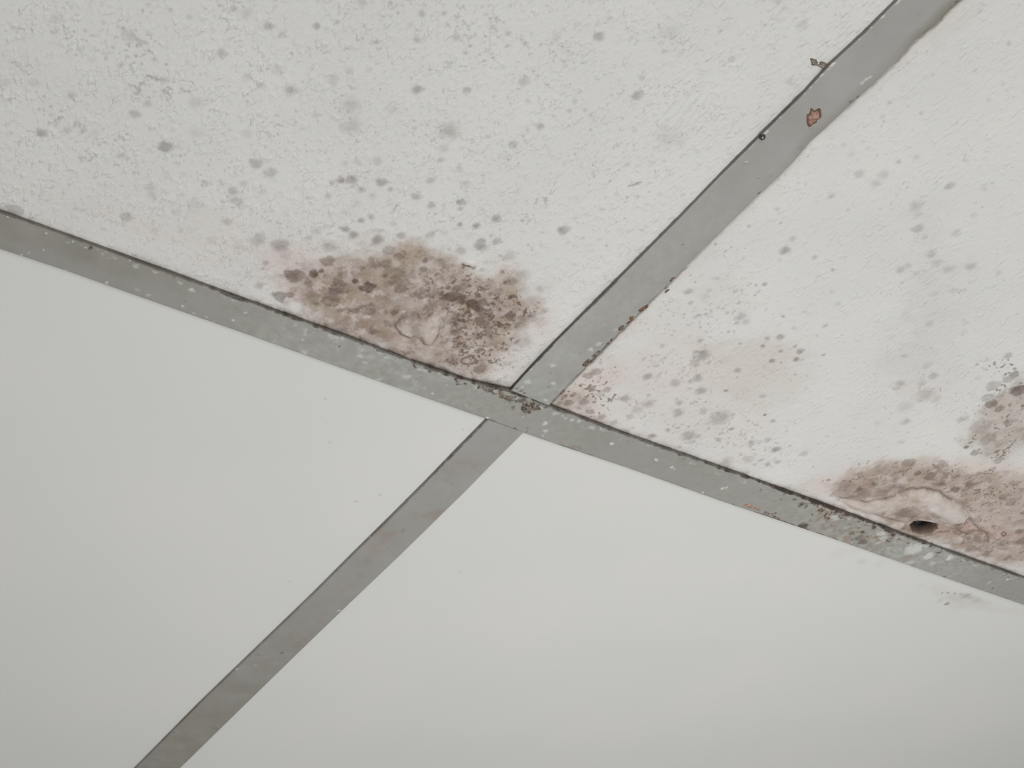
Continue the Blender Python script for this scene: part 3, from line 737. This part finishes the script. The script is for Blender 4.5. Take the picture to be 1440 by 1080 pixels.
def web(axis, u0, u1, c, parent):
    """upright web and top bulb of a tee, above the flange"""
    prof = [(-.0005, .0016), (-.0005, .030), (-.0030, .031), (-.0032, .037), (0, .0385), (.0032, .037), (.0030, .031), (.0005, .030), (.0005, .0016)]
    V, F = [], []
    for u in (u0, u1):
        for b, z in prof: V.append((u, c + b, z) if axis == 0 else (c + b, u, z))
    n = len(prof)
    for k in range(n): F.append([k, (k + 1) % n, n + (k + 1) % n, n + k])
    F += [list(range(n))[::-1], list(range(n, 2 * n))]
    mesh_obj('web', V, F, GRID, parent, False)

def marks(B, rows):
    for px, py, r, st, k in rows:
        x, y = P(px, py, B.z0)
        r = max(r * scale_at(px, py), .0004)
        q = min(r * 1.3, .0028)
        d = np.hypot(B.X - x + q * 1.8 * B.n1, B.Y - y + q * 1.8 * B.n2) / r
        nm = {'w': 'fleck_glint', 'c': 'chalk', 'r': 'rust', 'g': 'grey', 'k': 'grime', 'o': 'olive'}[k]
        f = B.a(nm); np.maximum(f, st * (1 - sstep(.55, 1.25, d)), out=f)

def bar_base(B):
    for k in ('fleck_glint', 'chalk', 'rust', 'grey', 'grime', 'olive'): B.a(k)

def empty(name, loc=(0, 0, CEIL)):
    o = bpy.data.objects.new(name, None); COL.objects.link(o); o.location = loc
    o.empty_display_size = .05
    return o

def u_amount(B, pts):
    """amount along the bar, interpolated at measured points (px, py, amount)"""
    q = sorted((P(a, b, 0)[B.axis], v) for a, b, v in pts)
    return np.interp(B.X if B.axis == 0 else B.Y, [t[0] for t in q], [t[1] for t in q])

# main runner
run = empty('main_runner')
tag(run, 'long grimy grey metal ceiling grid bar running full width between stained and clean panels', 'ceiling grid bar')
BA = Bar(0, A_UP, A_LO, -.60, 1.20, .0007, 36, 0.0)
bar_base(BA)
wmm = BA.S * .024
am = u_amount(BA, [(0, 298, .55), (150, 350, .45), (260, 392, .7), (380, 434, 1.0), (500, 480, .75), (640, 530, .95), (720, 550, 1.2), (780, 574, .8), (900, 618, .6), (1020, 660, .85), (1130, 700, 1.25), (1230, 738, 1.3), (1330, 775, .75), (1440, 813, .45)])
depth = .0006 + .0026 * am * np.clip(.42 + 1.7 * BA.n3 + 1.1 * BA.n1, 0, 1.4)
rag = sstep(depth, depth * .45, wmm)
f = BA.a('grime'); np.maximum(f, np.clip(rag * np.clip(am, .4, 1) * (.9 + BA.n1), 0, 1), out=f)
f[:5] = np.maximum(f[:5], np.clip(.75 + .6 * BA.n3[:5], 0, 1))                      # the hem facing the camera
am2 = u_amount(BA, [(0, 350, .25), (400, 490, .15), (684, 590, .4), (800, 631, .5), (1000, 700, .3), (1045, 716, .6), (1110, 735, 1.2), (1150, 752, 1.0), (1220, 775, .4), (1440, 851, .3)])
depth = .0003 + .0022 * am2 * np.clip(.35 + 1.6 * BA.n3 + 1.2 * BA.n2, 0, 1.3)
rag = sstep(depth, depth * .4, .024 - wmm)
np.maximum(f, np.clip(rag * (.35 + .6 * am2), 0, .9), out=f)
f[-5:] = np.maximum(f[-5:], .6)
# brown mottling, most of it under the blistered corner
am3 = u_amount(BA, [(0, 298, .0), (300, 400, .1), (480, 475, .45), (640, 530, .5), (740, 565, .6), (800, 590, .1), (1100, 690, .2), (1160, 725, .95), (1230, 755, 1.0), (1290, 780, .5), (1360, 800, .2), (1440, 830, .1)])
nn = fbm(BA.X, BA.Y, .0034, 411, 4, .65)
np.maximum(f, .85 * sstep(.70, .80, nn + .19 * am3 - .32 * np.clip(wmm / .024, 0, 1)) * (am3 > .02), out=f)
np.maximum(BA.a('rust'), .45 * sstep(.55, .8, nn + .25 * am3 - .10) * sstep(.4, .9, am3), out=BA.a('rust'))
am4 = u_amount(BA, [(0, 320, .0), (300, 440, .15), (420, 470, .7), (520, 510, .9), (640, 550, .5), (740, 590, .35), (860, 620, .15), (1000, 670, .2), (1180, 740, .6), (1270, 780, 1.0), (1330, 800, .6), (1440, 830, .35)])
np.maximum(BA.a('chalk'), np.clip(am4 * (.62 + 1.8 * BA.n4), 0, 1), out=BA.a('chalk'))
chips = sstep(.66, .72, fbm(BA.X, BA.Y, .0060, 631, 4, .6)) * sstep(.45, .8, am4)
np.maximum(BA.a('fleck_glint'), .35 * chips, out=BA.a('fleck_glint'))
ed = np.exp(-((wmm - .0038) / .0016) ** 2)
np.maximum(BA.a('fleck_glint'), .4 * ed * sstep(.10, .26, BA.n1 + .5 * BA.n3), out=BA.a('fleck_glint'))
am5 = u_amount(BA, [(0, 320, .85), (180, 380, .75), (300, 430, .35), (420, 480, .0), (1440, 830, 0)])
BA.a('olive')[:] = np.clip(.30 + .5 * BA.n4, 0, .6)
np.maximum(BA.a('olive'), np.clip(am5 * (.8 + 1.2 * BA.n4) * sstep(1.1, .3, BA.S), 0, 1), out=BA.a('olive'))
marks(BA, parse('''255 270 5 .9 w;410 320 5 .8 w;480 350 8 .7 w;545 362 4 .8 w;600 378 4 .8 w;730 425 5 1 w;780 448 5 .7 w;160 380 6 .8 w;120 393 8 .7 w;247 365 4 .9 w;370 480 6 .8 w;600 550 10 .5 w
1075 590 14 .6 w;1095 600 8 .5 w;1315 760 8 .7 w;1030 682 8 .7 w;1160 745 8 .6 w;1090 720 8 .5 w;40 180 5 .9 w;1045 655 5 .8 k;1200 770 10 .3 w;1380 720 10 .5 w;830 620 14 .3 w;770 590 18 .2 w''', 0, 260, 4))
marks(BA, parse('''310 203 8 .9 w;540 285 9 .8 w;548 292 6 .8 w;625 330 10 .7 w;640 338 7 .6 w;895 440 8 .8 w;915 438 9 .6 w;890 446 7 .7 w;790 465 6 .8 w;612 295 7 .4 g;105 220 18 .45 r;130 225 14 .4 r;1368 585 4 .9 k;1310 530 14 .7 k;1280 500 8 .8 k;1340 525 8 .7 k;1225 475 8 .6 k''', 780, 570, 3.789))
marks(BA, parse('''45 377 8 .8 w;435 550 14 .95 w;1345 740 12 .9 w;290 463 9 .5 w;152 315 6 .6 w;660 470 22 .5 c;240 330 40 .6 c;300 375 30 .5 c;850 600 22 .6 w;855 650 16 .5 w;840 680 14 .4 w;700 545 12 .4 w;635 628 10 .8 k;730 628 9 .5 k
640 290 20 .7 k;600 420 24 .7 k;640 400 20 .6 k;420 345 22 .8 k;470 365 26 .7 k;540 385 24 .7 k;690 430 28 .7 k;760 455 26 .8 k;800 470 16 .8 k;330 300 14 .5 k;860 480 14 .6 k;690 365 14 .6 k;700 505 20 .3 c;1070 765 14 .4 r;720 655 8 .6 k;930 520 18 .5 w;1050 565 20 .5 w;1110 575 18 .5 w;1190 620 20 .4 w;1260 630 18 .4 w;100 225 20 .5 w;420 350 20 .6 w;480 360 18 .5 w''', 600, 480, 5.143))
marks(BA, parse('''245 495 6 .9 k;150 410 10 .8 k;180 445 10 .7 k;210 450 14 .6 k;200 555 24 .8 k;40 485 8 .8 k;20 490 8 .8 k;500 630 30 .5 k;530 650 26 .5 k;470 600 18 .5 k;560 680 16 .35 r;690 655 30 .6 o;820 690 50 .6 w;900 730 30 .6 w;1020 740 24 .7 w;1350 860 12 .8 w
1030 825 4 .8 k;1130 740 24 .5 k;1180 760 20 .4 r;1265 910 8 .6 k;990 845 8 .7 k;1330 790 24 .5 w;930 770 20 .3 w;640 600 26 .5 w;380 510 30 .4 w;120 370 16 .5 w;1240 880 14 .3 w;780 740 40 .3 r''', 1080, 600, 4))
BA.build('flange', run)
web(0, -.60, 1.20, 0.0, run)

# cross tees: butt against the runner, a hair above it
def cross_tee(eL, eR, y0, y1, label):
    r = empty('cross_tee')
    tag(r, label, 'ceiling grid bar', 'short bars joining the long grid bar')
    B = Bar(1, eL, eR, y0, y1, .0007, 36, .0002)
    bar_base(B)
    return r, B
t1, B1 = cross_tee(BU_L, BU_R, -.597, -.0119, 'grey cross bar between the two stained panels, with a reddish rust chip in its paint')
wm = B1.S * .026
a = u_amount(B1, [(1262, 0, .35), (1100, 160, .5), (960, 302, .35), (860, 402, .6), (760, 505, .9), (719, 547, 1.1)])
dp = .0003 + .0016 * a * np.clip(.4 + 1.6 * B1.n3 + B1.n1, 0, 1.3)
f = B1.a('grime'); np.maximum(f, np.clip(sstep(dp, dp * .4, wm) * (.35 + .6 * a), 0, .95), out=f)
f[:5] = np.maximum(f[:5], np.clip(.55 + .9 * B1.n3[:5] + .35 * (a[:5] - .5), 0, 1))
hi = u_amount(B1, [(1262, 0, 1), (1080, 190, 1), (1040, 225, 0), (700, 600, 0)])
np.maximum(B1.a('fleck_glint'), hi * .75 * sstep(.0007, .0002, np.abs(wm - .0007 - .0012 * B1.n1)) * sstep(.06, .2, B1.n2 + .7 * B1.n1), out=B1.a('fleck_glint'))  # silvery glints along the left hem, painted as ragged pale dashes
f[:] = f * (1 - .8 * (B1.a('fleck_glint') > .4) * hi)
a = u_amount(B1, [(1352, 0, .6), (1290, 55, .5), (1200, 145, .15), (1140, 200, .4), (1060, 282, .3), (990, 350, .3), (912, 428, .8), (831, 510, .9), (773, 570, .7)])
dp = .0002 + .0016 * a * np.clip(.35 + 1.7 * B1.n3 + B1.n2, 0, 1.3)
np.maximum(f, np.clip(sstep(dp, dp * .4, wm.max() * 0 + (.026 - wm)) * (.3 + .6 * a), 0, .9), out=f)
a = u_amount(B1, [(1352, 0, 1), (1300, 50, .9), (1250, 90, .25), (1180, 160, .6), (1150, 190, .5), (1090, 250, .2), (773, 570, .1)])
np.maximum(B1.a('olive'), np.clip(a * sstep(.0075, .001, .026 - wm + .004 * B1.n3), 0, 1), out=B1.a('olive'))
a = u_amount(B1, [(1262, 0, 0), (1060, 200, .05), (1000, 300, .3), (900, 420, .35), (780, 530, .5), (740, 560, .6)])
np.maximum(B1.a('chalk'), np.clip(a * (.6 + 1.8 * B1.n4), 0, 1), out=B1.a('chalk'))
marks(B1, parse('''545 600 6 .9 k;552 596 4 .9 k;535 640 12 .25 g;265 690 4 .7 k;268 680 5 .6 w;322 815 6 .8 k;320 755 2 .7 k;370 745 2 .6 k;705 430 8 .6 k;720 425 6 .5 k;740 410 8 .5 k;760 350 8 .6 w;775 338 9 .6 w;790 325 7 .5 w
780 380 24 .35 o;1000 60 8 .15 g;1160 5 8 .6 k;1130 12 6 .5 r;1075 75 12 .35 o;560 540 20 .3 o;1 1030 3 .9 k;500 620 14 .25 g''', 960, 0, 3))
marks(B1, parse('''885 212 3 .95 k;430 715 12 .35 g;180 962 12 .4 g;150 960 5 .6 g;530 600 4 .2 g;530 620 4 .2 g;540 640 4 .25 g;560 650 5 .25 g;590 560 8 .15 g;870 420 6 .8 k;820 460 8 .8 k;850 440 7 .7 k;1108 210 5 .9 k;390 510 6 .6 k;440 440 6 .6 k
340 770 10 .3 w;250 940 20 .45 w;300 900 16 .4 w;420 800 18 .3 w;760 150 14 .3 c;880 80 16 .35 c;1100 60 20 .3 c''', 780, 300, 4.909))
marks(B1, parse('''680 360 12 .7 k;715 372 12 .7 k;655 340 10 .6 k;880 330 5 .9 k;895 232 5 .8 k;730 300 30 .4 w;690 330 16 .5 w;750 205 10 .7 w;900 180 20 .5 w;905 300 20 .5 w;860 420 14 .6 w;780 130 12 .5 k;880 440 8 .5 w;1080 80 8 .4 g''', 600, 480, 5.143))
B1.build('flange', t1)
web(1, -.597, -.004, P(760, 530)[0] * 0 + .0, t1)

t2, B2 = cross_tee(BL_L, BL_R, .0119, .597, 'plain grey cross bar between the two clean lower panels')
wm = B2.S * .022
f = B2.a('grime')
a = u_amount(B2, [(684, 591, .55), (600, 677, .4), (495, 781, .12), (192, 1079, .05)])
f[:5] = np.maximum(f[:5], np.clip(.28 + .5 * a[:5] + .7 * B2.n3[:5], 0, .8))
np.maximum(f, np.clip(a * 1.4 * sstep(.0011, .0005, wm) * (.6 + 2 * B2.n1), 0, .9), out=f)
np.maximum(f, .35 * sstep(.0006, .0002, .022 - wm), out=f)
np.maximum(f, .6 * sstep(.0007, .0001, B2.Y - B2.Y.min()), out=f)
np.maximum(B2.a('rust'), .22 * sstep(.05, .3, B2.n3), out=B2.a('rust'))
np.maximum(B2.a('olive'), u_amount(B2, [(684, 591, .0), (495, 781, .2), (280, 1000, .8), (192, 1079, .9)]) * (.7 + B2.n4), out=B2.a('olive'))  # darkens towards the far end: light falloff put into the colour
marks(B2, parse('''745 355 7 1 w;270 840 12 .8 w;738 592 6 .5 w;1020 77 9 .9 w;480 790 7 .55 k;478 803 5 .6 k;760 380 12 .2 g;630 625 8 .2 g;1115 312 6 .7 k;1210 215 5 .7 k;790 500 16 .15 g;380 900 12 .15 g;690 400 20 .2 r''', 460, 570, 4.5))
marks(B2, parse('''850 497 9 .5 k;735 505 18 .25 g;1030 162 4 .9 k;1135 162 6 .5 g;1080 158 10 .25 g;515 877 14 .3 g;625 578 7 .7 w;1140 285 8 .6 w;1085 118 5 .6 w;305 900 6 .8 k;720 560 10 .2 w''', 160, 780, 3.6))
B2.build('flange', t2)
web(1, .004, .597, .0, t2)

# ------------------------------------------------------------------ rust chips, crusts, debris
rng = np.random.default_rng(4)
def lump(name, px, py, rx, ry, h, mat, parent=None, z=0.0, seed=0, rot=0.0, jag=.45, flat=.0, res=26):
    """a small ragged crumb hanging under the surface at z; rx, ry in metres"""
    x, y = P(px, py, z)
    V, F = [], []
    nr = 9
    for i in range(nr + 1):
        t = i / nr
        for k in range(res):
            a = 2 * math.pi * k / res
            wob = 1 + jag * (float(vnoise(np.array([2.2 * math.cos(a) + 5 + seed * 3.1]), np.array([2.2 * math.sin(a) + seed]), seed)[0]) - .5) * 1.7
            ca, sa = math.cos(a) * rx * t * wob, math.sin(a) * ry * t * wob
            X = ca * math.cos(rot) - sa * math.sin(rot); Y = ca * math.sin(rot) + sa * math.cos(rot)
            nz = float(vnoise(np.array([X / .0011 + 40]), np.array([Y / .0011 + seed * 7.0]), seed + 9)[0])
            V.append((X, Y, -h * max(0, (1 - t ** (2 + flat))) * (.55 + .9 * nz) + (.0001 if i == nr else 0)))
    n0 = len(V)
    for i in range(nr):
        for k in range(res):
            a, b = i * res + k, i * res + (k + 1) % res
            F.append([a, b, b + res, a + res])
    F.append([nr * res + k for k in range(res)][::-1])
    o = mesh_obj(name, V, [f_[::-1] for f_ in F], mat, parent, True)
    if parent: o.location = (x, y, z)
    else: o.location = (x, y, z + CEIL)
    return o

# rust chip in the paint of the upper cross bar
ang = math.atan2(P(1146, 152)[1] - P(1144, 178)[1], P(1146, 152)[0] - P(1144, 178)[0])
r1 = lump('rust_chip', 1144.5, 165, .0052, .0031, .00025, RUSTRIM, t1, .0002, 3, ang, .5, 4)
r1['label'] = 'reddish rust chip in the grey paint'
r2 = lump('bare_rust', 1144, 165, .0037, .0021, .00018, RUST, r1, .0, 3, ang, .5, 4)
r2.location = (0, 0, -.00022)
# rusty crusts along the right edge of the upper cross bar
bd = math.atan2(P(900, 440)[1] - P(840, 500)[1], P(900, 440)[0] - P(840, 500)[0])
for k, (px, py, a, b, h, mt) in enumerate([(905, 434, .0042, .0018, .0008, RUSTRIM), (888, 447, .0018, .0014, .0007, RUSTRIM), (886, 452, .0040, .0009, .0006, RUSTRIM), (874, 461, .0032, .0020, .0010, CRUST), (857, 481, .0040, .0013, .0008, MUD),
                                          (839, 497, .0046, .0018, .0009, MUD), (833, 506, .0032, .0010, .0006, CRUST), (824, 511, .0040, .0024, .0012, CRUST), (938, 409, .0024, .0010, .0006, CRUST), (945, 393, .0030, .0010, .0006, CRUST), (791, 552, .0022, .0012, .0007, MUD)]):
    o = lump('rust_crust', px, py, a * .72, b * .72, h * .7, mt, t1, .0002, 20 + k, bd + rng.uniform(-.2, .2))
    if mt is RUSTRIM: o['label'] = 'reddish rust crust'
# crust along the lower edge of the long bar
for k, (px, py, a, b, mt) in enumerate([(1052, 711, .0045, .0022, RUST), (1064, 715, .0032, .0016, RUST), (1078, 722, .0040, .0018, MUD), (1092, 728, .0045, .0016, MUD)]):
    o = lump('rust_crust', px, py, a * .8, b * .8, .0006, mt, run, .0, 40 + k, 0.1)
    if mt is RUST: o['label'] = 'orange-brown rust crust'
# crumbly ridge of dirt on the runner by the crossing
for k in range(34):
    if k < 24:
        t = rng.uniform(0, 1) ** .7; px, py = 672 + 66 * t + rng.uniform(-2, 2), 541.5 + 25.5 * t + rng.uniform(-1, 3.5)
    else:
        t = rng.uniform(0, 1); px, py = 1125 + 60 * t, 702 + 23 * t + rng.uniform(-1, 5)
    q = rng.uniform(.0005, .0013)
    lump('dirt_crumb', px, py, q * 1.3, q, q * .6, MUD if k % 3 else CRUST, run, .0, 60 + k, rng.uniform(0, 3), .7, .0, 12)

d1 = lump('debris_clump', 742, 572.5, .0036, .0032, .0032, MUD, None, .0, 80, .4, .4)
tag(d1, 'small rounded brown and grey crumb of debris stuck where the grid bars cross', 'debris')
lump('dark_strand', 756, 567, .0036, .0012, .0012, CRUST, d1, .0, 81, -.5).location = (.0042, -.0008, .0)
d2 = lump('debris_fragment', 1158, 91.5, .0034, .0015, .0012, MUD, None, PZ, 83, -.25, .6)
tag(d2, 'thin brown fragment poking out beside the left edge of the upper cross bar', 'debris')
d3 = lump('debris_speck', 1144.5, 87.5, .0021, .0014, .0009, MUD, None, PZ, 84, .2, .6)
tag(d3, 'tiny grey-brown speck on the textured panel just left of the brown fragment', 'debris')
d4 = lump('paint_bead', 1072, 192, .0016, .0016, .0016, BEAD, None, .0003, 85, 0, .15)
tag(d4, 'tiny glossy black bead on the left edge of the upper cross bar', 'bead')
lump('glint', 0, 0, .0004, .0004, .0003, GLINT_WHITE, d4, .0, 86, 0, .1).location = (-.0002, -.0002, -.0011)  # white bump standing in for the bead's highlight

# ------------------------------------------------------------------ the structural ceiling above the grid
m, nt, bs = new_mat('dark_concrete')
nt.links.new(mixc(nt, noise(nt, 6, 5), srgb(92, 90, 86), srgb(122, 120, 115)), bs.inputs['Base Color'])
bs.inputs['Roughness'].default_value = .95
def box(name, x0, x1, y0, y1, z0, z1, mat):
    V = [(x, y, z) for x in (x0, x1) for y in (y0, y1) for z in (z0, z1)]
    F = [[0, 1, 3, 2], [4, 6, 7, 5], [0, 4, 5, 1], [2, 3, 7, 6], [0, 2, 6, 4], [1, 5, 7, 3]]
    return tag(mesh_obj(name, V, F, mat, None, False), kind='structure')
box('ceiling', -2.0, 2.4, -2.0, 2.0, CEIL + .30, CEIL + .42, m)
m2, nt, bs = new_mat('pale_screed')
nt.links.new(mixc(nt, noise(nt, 4, 5), srgb(168, 165, 160), srgb(186, 183, 178)), bs.inputs['Base Color'])
bs.inputs['Roughness'].default_value = .7
box('floor', -2.0, 2.4, -2.0, 2.0, -.12, 0.0, m2)
